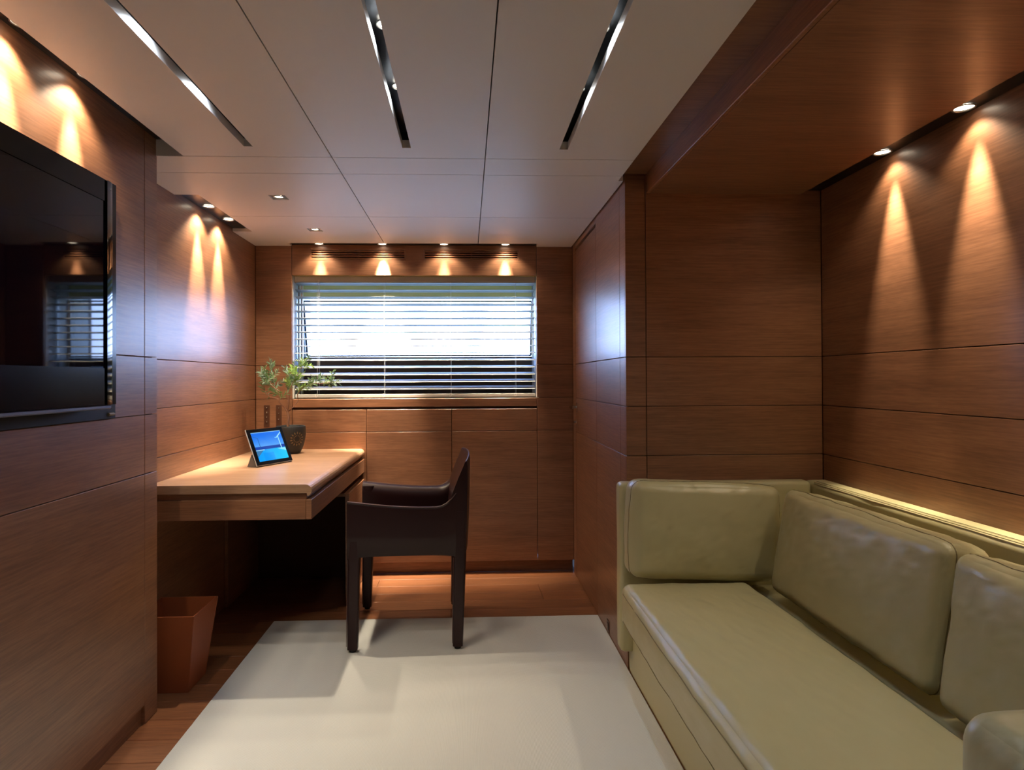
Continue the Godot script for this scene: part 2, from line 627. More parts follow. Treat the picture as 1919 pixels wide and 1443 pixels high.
func build_walls() -> void:
	# television wall
	var w := struct("wall_left", "wood panelled wall that carries the television")
	box("backing", M.backing, w, Vector3(-1.7, 0, ZT + 0.002), Vector3(XT - 0.017, 2.12, ZF + 0.017))
	panels_x(w, XT, 1.0, [-1.0, -2.216], [0.066, 0.859, 1.063, 1.263, 2.09])
	panels_x(w, XT, 1.0, [ZF, -1.0], [0.066, 0.859, 1.063, 1.263, 2.09])
	for j in 4:
		var ys := [0.0, 0.859, 1.063, 1.263, 2.09]
		box("post", M.wood[(j + 1) % 4], w, Vector3(XT, ys[j] + 0.0015, -2.2175), Vector3(XT - 0.017, ys[j + 1] - 0.0015, ZT), 0.0012)
	box("baseboard", M.kick, w, Vector3(XT - 0.0165, 0.0, ZF), Vector3(XT - 0.012, 0.066, -2.217))
	# wall behind the desk
	w = struct("wall_left_alcove", "wood panelled wall behind the desk")
	box("backing", M.backing, w, Vector3(-1.7, 0, -4.3), Vector3(XL - 0.017, 2.12, ZT))
	panels_x(w, XL, 1.0, [ZT, ZB], [0.0, J3, J2, J1, 2.09])
	# door wall
	w = struct("wall_right", "wood panelled wall with the cabin door")
	box("backing", M.backing, w, Vector3(XD + 0.017, 0, -4.3), Vector3(XR + 0.29, 2.12, ZA - 0.018))
	panels_x(w, XD, -1.0, [-3.13, -2.638], [0.0, J3, J2, J1, YC + 0.03])
	panels_x(w, XD, -1.0, [-2.638, ZA - 0.0155], [0.0, J3, J2, J1, YC + 0.03])
	panels_x(w, XD, -1.0, [-3.73, ZB], [0.0, YC + 0.03])
	panels_x(w, XD, -1.0, [-3.73, -3.13], [1.957, YC + 0.03], 0.003, 0.016)
	# alcove end
	w = struct("wall_right_alcove", "wood panelled end wall of the sofa alcove")
	box("lining", M.backing, w, Vector3(XD + 0.017, 0, ZA - 0.018), Vector3(XR + 0.017, 2.12, ZA - 0.0165))
	panels_z(w, ZA, 1.0, [XD - 0.0012, 0.731, XR], [0.0, J3, J2, J1, 2.06])
	# wall behind the sofa
	w = struct("wall_right_sofa", "wood panelled wall behind the sofa")
	box("backing", M.backing, w, Vector3(XR + 0.017, 0, ZA - 0.0165), Vector3(XR + 0.29, 2.12, ZF + 0.017))
	panels_x(w, XR, -1.0, [-0.5, ZA], [0.0, J3, J2, J1, 2.03])
	w = struct("unseen_wall_right_front", "unseen wood panelled return wall beside the viewer")
	box("backing", M.backing, w, Vector3(XD + 0.017, 0, -0.483), Vector3(XR + 0.016, 2.12, ZF))  # out of view, closes the room beside the alcove
	panels_x(w, XD, -1.0, [ZF, -0.5], [0.0, J3, J2, J1, 1.98])
	panels_z(w, -0.5, -1.0, [XD + 0.017, XR - 0.003], [0.0, J3, J2, J1, 1.93])
	# window wall
	w = struct("wall_back", "wood panelled wall round the window")
	box("backing", M.backing, w, Vector3(XL - 0.0165, 0.08, ZB - 0.5), Vector3(-1.062, 2.12, ZB - 0.017))
	box("backing", M.backing, w, Vector3(0.44, 0.08, ZB - 0.5), Vector3(XD + 0.0165, 2.12, ZB - 0.017))
	box("backing", M.backing, w, Vector3(-1.062, 1.83, ZB - 0.5), Vector3(0.44, 2.12, ZB - 0.06))
	box("backing", M.backing, w, Vector3(-1.062, 0.08, ZB - 0.5), Vector3(0.44, 1.05, ZB - 0.44))
	panels_z(w, ZB, 1.0, [XL + 0.001, -1.048], [0.0, J3, J2, J1, 2.09])
	panels_z(w, ZB, 1.0, [0.426, XD], [0.078, J3 + 0.003, J2 + 0.002, J1 + 0.002, 2.09])
	# fascia with the two vent openings
	var st := S()
	slab(st, -1.0465, 0.4245, 1.812, 2.09, ZB - 0.016, ZB, [[-0.939, -0.368, 1.901, 1.967], [-0.258, 0.318, 1.901, 1.967]], func(u, v, ww): return Vector3(u, v, ww))
	put(st, "fascia", M.wood[1], w)
	box("sill_front", M.wood[2], w, Vector3(-1.0465, 1.016, ZB), Vector3(0.4245, 1.066, ZB - 0.03), 0.0015)
	var k := struct("baseboard_back", "dark recessed plinth under the cabinets")
	box("board", M.kick, k, Vector3(XL, 0.0, ZB - 0.05), Vector3(XD, 0.077, ZB - 0.066))
	# door
	var d := struct("door_1", "flush wooden cabin door with grooves and a lever handle")
	var ys := [0.006, J3, J2, J1, 1.944]
	for j in 4:
		box("panel", M.wood[(j * 2 + 1) % 4], d, Vector3(XD + 0.001, ys[j] + 0.0015, -3.723), Vector3(XD + 0.015, ys[j + 1] - 0.0015, -3.136), 0.0012)
	var h := Node3D.new()
	h.name = "lever_handle"
	d.add_child(h)
	st = S()
	cbox(st, Vector3(XD - 0.003, 0.985, -3.708), Vector3(XD + 0.001, 1.04, -3.68), 0.001)
	put(st, "plate", M.chrome, h)
	st = S()
	tube(st, [Vector3(XD - 0.002, 1.013, -3.694), Vector3(XD - 0.034, 1.013, -3.694)], 0.008, 12)
	put(st, "neck", M.chrome, h)
	st = S()
	tube(st, [Vector3(XD - 0.036, 1.013, -3.702), Vector3(XD - 0.038, 1.013, -3.67), Vector3(XD - 0.038, 1.013, -3.59)], [0.0085, 0.0085, 0.007], 12)
	put(st, "lever", M.chrome, h)
	st = S()
	cbox(st, Vector3(XD - 0.003, 0.905, -3.712), Vector3(XD + 0.001, 0.945, -3.684), 0.001)
	tube(st, [Vector3(XD - 0.002, 0.925, -3.698), Vector3(XD - 0.02, 0.925, -3.698)], 0.006, 10)
	put(st, "lock", M.chrome, d)

# ---------------------------------------------------------------- ceiling
const ORD := ["first", "second", "third", "fourth"]
const SLOTS := [[-0.764, -0.734], [-0.221, -0.191], [0.328, 0.358]]

func build_ceiling() -> void:
	var c := struct("ceiling", "white panelled ceiling with recessed light slots")
	var t := 0.028
	var xs := [-1.264, -0.485, 0.070, 0.640]
	var zr := [ZF, -2.295, -2.478, -3.130, ZB]
	var g := 0.0018
	for i in 3:
		for j in 4:
			var x0: float = xs[i]
			var x1: float = xs[i + 1]
			if j == 0 and i == 0: x0 = -1.013
			if j == 0 and i == 2: x1 = 0.620
			var z1: float = zr[j] - (g if j > 0 else 0.0)
			var z0: float = zr[j + 1] + (g if j < 3 else 0.001)
			var gap := g if j != 1 and j != 2 else g
			x0 += gap if i > 0 else (0.0015 if j > 0 else 0.0)
			x1 -= gap if i < 2 else 0.0
			var holes := [[SLOTS[i][0], SLOTS[i][1], -2.195, -0.55], [-1.3, -1.160, -3.452, -2.772], [-0.862, -0.790, -2.841, -2.769], [-0.848, -0.776, -3.445, -3.373], [-1.048, 0.4265, -3.9, -3.735], [0.620, 0.7, ZA, -2.2]]
			var st := S()
			plate(st, x0, x1, z0, z1, YC, YC + t, holes)
			put(st, "panel", M.ceiling, c)
	# end of the slot beside the television wall
	box("slot_end", M.ceiling, c, Vector3(-1.25, YC + 0.001, -2.303), Vector3(-1.0145, 2.06, -2.2965))
	# soffit over the sofa
	var s := struct("trim_1", "dark wood soffit and stepped edge over the sofa alcove")
	box("upper_strip", M.wood[1], s, Vector3(0.600, 2.016, ZA + 0.001), Vector3(0.7345, 2.03, ZF))
	box("step", M.wood[2], s, Vector3(0.735, YS, ZA + 0.001), Vector3(0.75, 2.03, ZF), 0.002)
	box("board", M.wood[3], s, Vector3(0.7505, YS + 0.0005, ZA + 0.001), Vector3(1.378, YS + 0.016, ZF))

# ---------------------------------------------------------------- window and blind
func build_window() -> void:
	var w := struct("window_1", "wide low window in a deep lined recess")
	var zg := -4.05
	var x0 := -1.046
	var x1 := 0.425
	var y0 := 1.067
	var y1 := 1.812
	# lining of the recess
	box("sill", M.brown, w, Vector3(-1.062, y0 - 0.016, ZB - 0.031), Vector3(0.44, y0, -4.26))
	box("head_lining", M.liner, w, Vector3(-1.062, y1, ZB - 0.017), Vector3(0.44, y1 + 0.015, -4.26))
	box("side_lining", M.linerwhite, w, Vector3(-1.0615, y0 + 0.0005, ZB - 0.0175), Vector3(x0, y1 - 0.0005, -4.26))
	box("side_lining", M.linerwhite, w, Vector3(x1, y0 + 0.0005, ZB - 0.0175), Vector3(0.4395, y1 - 0.0005, -4.26))
	# framed wall with the glazed opening
	var fn := func(u, v, ww): return Vector3(u, v, ww)
	var st := S()
	prism(st, [Vector2(x0 + 0.001, 1.70), Vector2(x1 - 0.001, 1.70), Vector2(x1 - 0.001, y1 - 0.001), Vector2(x0 + 0.001, y1 - 0.001)], zg - 0.03, zg, fn)
	put(st, "upper_panel", M.liner, w)
	st = S()
	prism(st, [Vector2(x0 + 0.001, y0 + 0.001), Vector2(x1 - 0.001, y0 + 0.001), Vector2(x1 - 0.001, 1.325), Vector2(x0 + 0.001, 1.325)], zg - 0.03, zg, fn)
	put(st, "lower_panel", M.brown, w)
	st = S()
	prism(st, [Vector2(x0 + 0.001, 1.326), Vector2(-1.022, 1.326), Vector2(-1.045, 1.699), Vector2(x0 + 0.0005, 1.699)], zg - 0.03, zg, fn)
	prism(st, [Vector2(0.418, 1.326), Vector2(x1 - 0.001, 1.326), Vector2(x1 - 0.001, 1.699), Vector2(0.4235, 1.699)], zg - 0.03, zg, fn)
	put(st, "stile", M.linerwhite, w)
	st = S()
	tube(st, [Vector3(-1.037, 1.682, zg + 0.003), Vector3(0.419, 1.682, zg + 0.003)], 0.005, 6)
	tube(st, [Vector3(-1.014, 1.333, zg + 0.003), Vector3(0.412, 1.333, zg + 0.003)], 0.005, 6)
	tube(st, [Vector3(-1.037, 1.682, zg + 0.003), Vector3(-1.014, 1.333, zg + 0.003)], 0.006, 6)
	tube(st, [Vector3(0.419, 1.682, zg + 0.003), Vector3(0.412, 1.333, zg + 0.003)], 0.006, 6)
	put(st, "gasket", M.gasket, w)
	box("pane", M.glass, w, Vector3(-1.04, 1.327, zg - 0.02), Vector3(0.42, 1.698, zg - 0.014))
	for x in [-1.038, -1.020]:
		box("guide", M.alu, w, Vector3(x, y0 + 0.001, -3.935), Vector3(x + 0.011, y1 - 0.001, -3.915))
	box("guide", M.alu, w, Vector3(0.408, y0 + 0.001, -3.935), Vector3(0.416, y1 - 0.001, -3.915))
	# blind
	var b := thing("venetian_blind", "white slatted venetian blind lowered in the window recess", "blind", Vector3(-0.3105, y0 + 0.001, -3.880))
	var half := 0.731
	box("headrail", M.slat, b, Vector3(-half, 0.706, -0.026), Vector3(half, 0.742, 0.026), 0.002)
	box("bottom_rail", M.slat, b, Vector3(-half, 0.003, -0.022), Vector3(half, 0.027, 0.022), 0.004)
	var n := 16
	for i in n:
		var y := 0.062 + i * 0.0424
		var k := float(i) / (n - 1)
		var tilt := deg_to_rad(lerpf(24.0, 0.0, minf(k * 2.4, 1.0)) if k < 0.42 else lerpf(0.0, -12.0, (k - 0.42) / 0.58))
		st = S()
		var rows := []
		for e in [-half + 0.002, half - 0.002]:
			var line := []
			for m in 12:
				var a := m if m < 6 else 11 - m
				var q := -1.0 + 2.0 * a / 5.0
				var yy := 0.0055 * (1.0 - q * q) + (0.0 if m < 6 else 0.0022)
				var zz := q * 0.025
				line.append(Vector3(e, y + yy * cos(tilt) - zz * sin(tilt), zz * cos(tilt) + yy * sin(tilt)))
			rows.append(line)
		grid(st, rows, true, true)
		put(st, "slat", M.slat, b)
	for x in [-0.595, -0.191, 0.214, 0.612]:
		st = S()
		for dz in [-0.0265, 0.0265]:
			tube(st, [Vector3(x, 0.026, dz * 0.95), Vector3(x, 0.707, dz)], 0.0008, 5)
		put(st, "ladder_cord", M.cord, b)
		st = S()
		tube(st, [Vector3(x - 0.006, 0.03, 0.027), Vector3(x - 0.012, 0.018, 0.029), Vector3(x - 0.008, 0.005, 0.029), Vector3(x, 0.014, 0.029), Vector3(x + 0.004, 0.028, 0.028)], 0.0009, 5)
		put(st, "cord_loop", M.cord, b)
	for x in [-0.588, -0.580]:
		st = S()
		tube(st, [Vector3(x, 0.72, 0.028), Vector3(x + 0.001, 0.36, 0.029), Vector3(x, 0.20, 0.029)], 0.0009, 5)
		put(st, "pull_cord", M.cord, b)
	# vents
	for v in [[-0.939, -0.368, "slatted wood air vent over the window beside the desk"], [-0.258, 0.318, "slatted wood air vent over the window beside the door"]]:
		var o := thing("air_vent", v[2], "vent", Vector3((v[0] + v[1]) * 0.5, 1.901, ZB), 0.0, "air vents over the window")
		var hw: float = (v[1] - v[0]) * 0.5 - 0.001
		st = S()
		slab(st, -hw, hw, 0.001, 0.065, -0.03, 0.0005, [[-hw + 0.006, hw - 0.006, 0.007, 0.059]], fn)
		put(st, "frame", M.wood[1], o)
		box("dark_sheet", M.blackmatt, o, Vector3(-hw, 0.001, -0.056), Vector3(hw, 0.065, -0.05))  # black sheet stands for the shade behind the louvres
		for i in 4:
			var y := 0.0125 + i * 0.0135
			st = S()
			prism(st, [Vector2(-0.022, y - 0.004), Vector2(-0.0005, y - 0.003), Vector2(-0.0005, y + 0.0022), Vector2(-0.022, y - 0.001)], -hw + 0.006, hw - 0.006, func(u, vv, ww): return Vector3(ww, vv, u))
			put(st, "louvre", M.wood[2], o)
		box("divider", M.wood[1], o, Vector3(-0.004, 0.007, -0.03), Vector3(0.004, 0.059, -0.023))

# ---------------------------------------------------------------- cabinets under the window
func build_cabinets() -> void:
	var cols := [[-1.048, -0.606, "low wooden cabinet behind the desk under the window"], [-0.606, -0.093, "low wooden cabinet under the window directly beside the desk end"], [-0.093, 0.426, "low wooden cabinet under the window beside the door corner"]]
	for i in 3:
		var x0: float = cols[i][0] + 0.0015
		var x1: float = cols[i][1] - 0.0015
		var o := thing("base_cabinet", cols[i][2], "cabinet", Vector3((x0 + x1) * 0.5, 0.078, ZB), 0.0, "cabinets under the window")
		var h := (x1 - x0) * 0.5
		box("body", M.backing, o, Vector3(-h, 0.0, -0.4), Vector3(h, 0.936, -0.0175))
		box("drawer_front", M.wood[i % 4], o, Vector3(-h, 0.7905, -0.017), Vector3(h, 0.923, 0.0), 0.0012)
		box("door", M.wood[(i + 2) % 4], o, Vector3(-h, 0.001, -0.017), Vector3(h, 0.7875, 0.0), 0.0012)

# ---------------------------------------------------------------- desk
func build_desk() -> void:
	var zn := -2.53
	var xf := -0.618
	var yt := 0.766
	var d := thing("desk", "wall mounted wooden desk with a rounded front edge", "desk", Vector3(XL, 0, ZB))
	var ln := zn - ZB
	var wx := xf - XL
	var prof := [Vector2(0.0015, yt - 0.034), Vector2(wx - 0.020, yt - 0.034)]
	for k in 9:
		var a := lerpf(-PI * 0.40, PI * 0.5, k / 8.0)
		prof.append(Vector2(wx - 0.024 + 0.024 * cos(a), yt - 0.024 + 0.024 * sin(a)))
	prof.append(Vector2(0.0015, yt))
	var st := S()
	prism(st, prof, 0.0015, ln - 0.042, func(u, v, w): return Vector3(u, v, w))
	put(st, "top", M.desk, d)
	st = S()
	prism(st, prof, ln - 0.041, ln, func(u, v, w): return Vector3(u, v, w))
	put(st, "edge_lipping", M.desk, d)
	# recessed groove body and apron
	box("groove", M.wood[0], d, Vector3(0.0015, yt - 0.060, 0.0015), Vector3(wx - 0.024, yt - 0.0345, ln - 0.014))
	box("apron", M.wood[2], d, Vector3(0.0015, 0.627, ln - 0.024), Vector3(wx - 0.0235, yt - 0.0605, ln - 0.001), 0.0015)
	box("apron", M.wood[0], d, Vector3(wx - 0.023, 0.627, 0.0015), Vector3(wx - 0.001, yt - 0.0605, ln - 0.001), 0.0015)
	box("underside", M.wood[1], d, Vector3(0.0015, 0.66, 0.0015), Vector3(wx - 0.0235, 0.675, ln - 0.0245))
	var p := thing("desk_pedestal", "low open fronted wooden cabinet standing under the desk", "cabinet", Vector3(XL, 0, ZB))
	box("side_panel", M.wood[1], p, Vector3(wx - 0.022, 0.003, 0.0015), Vector3(wx - 0.002, 0.586, 0.49), 0.0015)
	box("side_panel", M.wood[0], p, Vector3(0.0015, 0.003, 0.0015), Vector3(0.018, 0.586, 0.49), 0.0015)
	box("top_panel", M.wood[3], p, Vector3(0.0185, 0.568, 0.0015), Vector3(wx - 0.0225, 0.586, 0.49), 0.0015)
	box("back_panel", M.backing, p, Vector3(0.0185, 0.003, 0.0015), Vector3(wx - 0.0225, 0.5675, 0.012))
	# rug
	var r := thing("rug", "large plain off-white woven rug", "rug", Vector3(-0.1525, 0.0, -1.25))
	box("pile", M.rugrib, r, Vector3(-0.7925, 0.0005, -1.865), Vector3(0.7985, 0.008, 1.865), 0.003)

# ---------------------------------------------------------------- sofa
func build_sofa() -> void:
	var s := thing("sofa", "olive green leather sofa built into the alcove", "sofa", Vector3(1.05, 0, -1.53))
	var o := Vector3(1.05, 0, -1.53)
	var zn := -0.53
	var bx := func(called: String, lo: Vector3, hi: Vector3, r: float, puff: Vector3, amp: float) -> Node3D:
		var st := S()
		var c := (lo + hi) * 0.5
		pillow(st, (hi - lo) * 0.5, r, puff, amp, c * 2.3, 18)
		var m := put(st, called, M.sofa, s)
		m.position = c - o
		return m
	bx.call("base", Vector3(0.6475, 0.0005, ZA + 0.004), Vector3(1.46, 0.262, zn), 0.012, Vector3.ZERO, 0.001)
	var arm = bx.call("arm", Vector3(0.600, 0.10, ZA + 0.003), Vector3(1.376, 0.767, -2.462), 0.02, Vector3(0, 0, 0.0), 0.0015)
	bx.call("arm", Vector3(0.600, 0.264, -0.605), Vector3(1.376, 0.767, zn), 0.02, Vector3.ZERO, 0.0015)
	var back = bx.call("backrest", Vector3(1.378, 0.264, ZA + 0.003), Vector3(XR - 0.003, 0.767, zn), 0.02, Vector3.ZERO, 0.0015)
	bx.call("deck", Vector3(1.115, 0.264, -2.455), Vector3(1.376, 0.366, -0.61), 0.012, Vector3.ZERO, 0.001)
	# stitched seams along the frame
	var st := S()
	tube(st, [Vector3(1.381, 0.7635, -2.46) - o, Vector3(1.381, 0.7635, -1.6) - o, Vector3(1.381, 0.7635, -0.62) - o], 0.0014, 5)
	tube(st, [Vector3(1.390, 0.7678, -2.46) - o, Vector3(1.390, 0.7678, -1.6) - o, Vector3(1.390, 0.7678, -0.62) - o], 0.0009, 5)
	put(st, "seam", M.stitch, s)
	# loose cushions
	var seat_st := S()
	var sh := Vector3(0.240, 0.079, 0.79)
	var sp := Vector3(0.016, 0.010, 0.0)
	pillow(seat_st, sh, 0.032, sp, 0.004, Vector3(2.6, 1.0, -4.8), 44)
	var seat := put(seat_st, "seat_cushion", M.sofa, s)
	seat.position = Vector3(0.808, 0.343, -1.54) - o
	for e in [1.0, -1.0]:
		var t := S()
		seam(t, sh, 0.032, sp, 0.004, Vector3(2.6, 1.0, -4.8), 1, e, 0.0019, 0.9)
		put(t, "seam", M.stitch, seat)
	cushion("arm_cushion", "square olive leather cushion leaning on the far arm of the sofa", "cushion", Vector3(0.890, 0.604, -2.372), Vector3(deg_to_rad(-2), 0, deg_to_rad(-2.5)), Vector3(0.280, 0.178, 0.066), 0.036, Vector3(0.008, 0.006, 0.016), 0.005, [[2, 1.0]], "loose cushions on the sofa")
	cushion("back_cushion", "long olive leather back cushion touching the far arm cushion", "cushion", Vector3(1.178, 0.590, -1.852), Vector3(0, 0, deg_to_rad(-9)), Vector3(0.066, 0.183, 0.390), 0.032, Vector3(0.022, 0.006, 0.004), 0.006, [[0, -1.0]], "loose cushions on the sofa")
	cushion("back_cushion", "long olive leather back cushion touching the near arm cushion", "cushion", Vector3(1.175, 0.585, -1.113), Vector3(0, deg_to_rad(1.0), deg_to_rad(-9)), Vector3(0.066, 0.181, 0.322), 0.032, Vector3(0.022, 0.006, 0.004), 0.006, [[0, -1.0]], "loose cushions on the sofa")
	cushion("arm_cushion", "square olive leather cushion leaning on the near arm of the sofa", "cushion", Vector3(0.866, 0.596, -0.700), Vector3(deg_to_rad(2), 0, 0), Vector3(0.266, 0.178, 0.070), 0.036, Vector3(0.006, 0.006, 0.014), 0.004, [], "loose cushions on the sofa")

# ---------------------------------------------------------------- chair
func build_chair() -> void:
	var c := thing("armchair", "dark brown leather armchair with leather clad legs at the desk", "chair", Vector3(-0.280, 0.0085, -3.010), deg_to_rad(2.0))
	var hx := 0.226
	var hz := 0.256
	# legs: front at -x
	for sx in [-1.0, 1.0]:
		for sz in [-1.0, 1.0]:
			var st := S()
			var rows := []
			var top := 0.632 if sx < 0.0 else 0.60
			for k in 9:
				var t := k / 8.0
				var y := lerpf(0.014, top, t)
				var w := lerpf(0.0225, 0.029, minf(t * 1.6, 1.0))
				var cx: float = sx * hx + (0.010 * t if sx < 0.0 else 0.014 * t)
				var cz: float = sz * lerpf(hz, hz - 0.004, t)
				var line := []
				for m in 16:
					var g := TAU * (m + 0.5) / 16.0
					var e := Vector2(signf(cos(g)) * pow(absf(cos(g)), 0.42), signf(sin(g)) * pow(absf(sin(g)), 0.42))
					line.append(Vector3(cx + e.x * w, y, cz + e.y * w))
				rows.append(line)
			grid(st, rows, true, true)
			var leg := put(st, "leg", M.chair, c)
			st = S()
			lathe(st, [Vector2(0.0005, 0.0), Vector2(0.013, 0.0), Vector2(0.015, 0.006), Vector2(0.015, 0.015)], 14, Vector3(sx * hx, 0.0, sz * hz))
			put(st, "foot", M.blackmatt, leg)
			st = S()
			tube(st, [Vector3(sx * hx - 0.024, 0.03, sz * hz + 0.0225), Vector3(sx * hx - 0.018, 0.40, sz * hz + 0.024)], 0.0014, 5)
			put(st, "seam", M.chairseam, leg)
	# arms: leather skins with a rounded top
	for sz in [-1.0, 1.0]:
		var rows := []
		var edge := []
		var n := 22
		for k in n + 1:
			var t := float(k) / n
			var x := lerpf(-hx - 0.020, hx - 0.005, t)
			var yt := 0.648 - 0.030 * sin(clampf(t / 1.5, 0, 1) * PI) + (0.055 * pow(maxf(t - 0.82, 0.0) / 0.18, 2.0))
			var yb := 0.413 + 0.008 * pow(2.0 * t - 1.0, 4.0) * -1.0
			var line := []
			var zo: float = hz + 0.025
			var zi: float = hz - 0.026
			for p in [Vector2(zo, yb), Vector2(zo + 0.001, lerpf(yb, yt, 0.4)), Vector2(zo, yt - 0.012), Vector2(zo - 0.002, yt - 0.002), Vector2(zo - 0.008, yt + 0.001), Vector2(zo - 0.022, yt + 0.001), Vector2(zi + 0.006, yt - 0.007), Vector2(zi - 0.004, yt - 0.024), Vector2(zi - 0.008, yt - 0.05), Vector2(zi - 0.006, yt - 0.10), Vector2(zi, lerpf(yb, yt, 0.3)), Vector2(zi, yb)]:
				line.append(Vector3(x, p.y, p.x * sz))
			rows.append(line)
			edge.append(Vector3(x, yt + 0.001, (zo - 0.002) * sz))
		var st := S()
		grid(st, rows, true, true)
		var a := put(st, "arm_panel", M.chair, c)
		st = S()
		tube(st, edge, 0.0022, 6)
		put(st, "seam", M.chairseam, a)
	# seat
	var st := S()
	pillow(st, Vector3(hx + 0.02, 0.022, hz - 0.03), 0.018, Vector3(0, -0.006, 0), 0.001, Vector3.ZERO, 14)
	var seat := put(st, "seat", M.chair, c)
	seat.position = Vector3(0.0, 0.432, 0.0)
	# backrest: leather shell, thick at arm height and thin at the top, hollow towards the sitter
	var rows := []
	var rim := []
	for k in 15:
		var z := lerpf(hz + 0.024, -hz - 0.024, k / 14.0)
		var q := 1.0 - pow(absf(z) / (hz + 0.024), 2.0)
		var line := []
		var hollow := 0.022 * q
		var front := [Vector2(hx - 0.048, 0.44), Vector2(hx - 0.045, 0.56), Vector2(hx - 0.040, 0.622), Vector2(hx - 0.020, 0.68), Vector2(hx + 0.006, 0.745), Vector2(hx + 0.030, 0.800), Vector2(hx + 0.034, 0.812)]
		var rear := [Vector2(hx + 0.043, 0.814), Vector2(hx + 0.046, 0.79), Vector2(hx + 0.045, 0.70), Vector2(hx + 0.042, 0.60), Vector2(hx + 0.038, 0.50), Vector2(hx + 0.034, 0.415)]
		for p in front: line.append(Vector3(p.x + hollow, p.y + 0.012 * q * (1.0 if p.y > 0.75 else 0.0), z))
		for p in rear: line.append(Vector3(p.x + hollow * 0.9, p.y + 0.012 * q * (1.0 if p.y > 0.75 else 0.0), z))
		rows.append(line)
		rim.append(Vector3(hx + 0.0385 + hollow, 0.8145 + 0.012 * q, z))
	st = S()
	grid(st, rows, true, true)
	var bk := put(st, "backrest", M.chair, c)
	st = S()
	tube(st, rim, 0.0024, 6)
	put(st, "seam", M.chairseam, bk)

# ---------------------------------------------------------------- television
func build_tv() -> void:
	var t := thing("television", "large black flat television on the wood wall", "television", Vector3(-1.03, 1.43, -1.36))
	var zf := -0.54     # far edge
	var zn := 0.54
	var y0 := -0.318
	var y1 := 0.328
	var st := S()
	# frame as a ring with a rounded front
	slab(st, zf, zn, y0, y1, -0.052, -0.004, [[zf + 0.052, zn - 0.052, y0 + 0.105, y1 - 0.062]], func(u, v, w): return Vector3(w, v, u))
	put(st, "frame", M.tvframe, t)
	for e in [[zf, -1.0], [zn, 1.0]]:
		st = S()
		var rows := []
		for yy in [y0, y1]:
			var line := []
			for k in 9:
				var a := PI * 0.5 * k / 8.0
				line.append(Vector3(-0.018 + 0.018 * cos(a) * 1.0, yy, e[0] - e[1] * 0.052 + e[1] * 0.052 * sin(a)))
			rows.append(line)
		grid(st, rows, false, false, Vector3(-0.3, 0, e[0] - e[1] * 0.1))
		put(st, "bezel_edge", M.tvedge, t)
	box("screen", M.screen, t, Vector3(-0.03, y0 + 0.10, zf + 0.05), Vector3(-0.006, y1 - 0.058, zn - 0.05))
	box("speaker_strip", M.tvsilver, t, Vector3(-0.05, y0 - 0.013, zf + 0.012), Vector3(-0.010, y0 - 0.0005, zn - 0.012), 0.003)
	box("rear_housing", M.blackmatt, t, Vector3(-0.0635, y0 + 0.01, zf + 0.02), Vector3(-0.0525, y1 - 0.01, zn - 0.02), 0.004)
	var m := thing("television_mount", "flat black wall mount behind the television", "mount", Vector3(XT, 1.43, -1.36))
	box("plate", M.blackmatt, m, Vector3(0.0005, -0.366, -0.655), Vector3(0.012, 0.335, 0.6), 0.002)
	st = S()
	tube(st, [Vector3(0.014, -0.352, -0.61), Vector3(0.014, -0.352, -0.64)], 0.005, 8)
	put(st, "hinge_pin", M.gold, m)

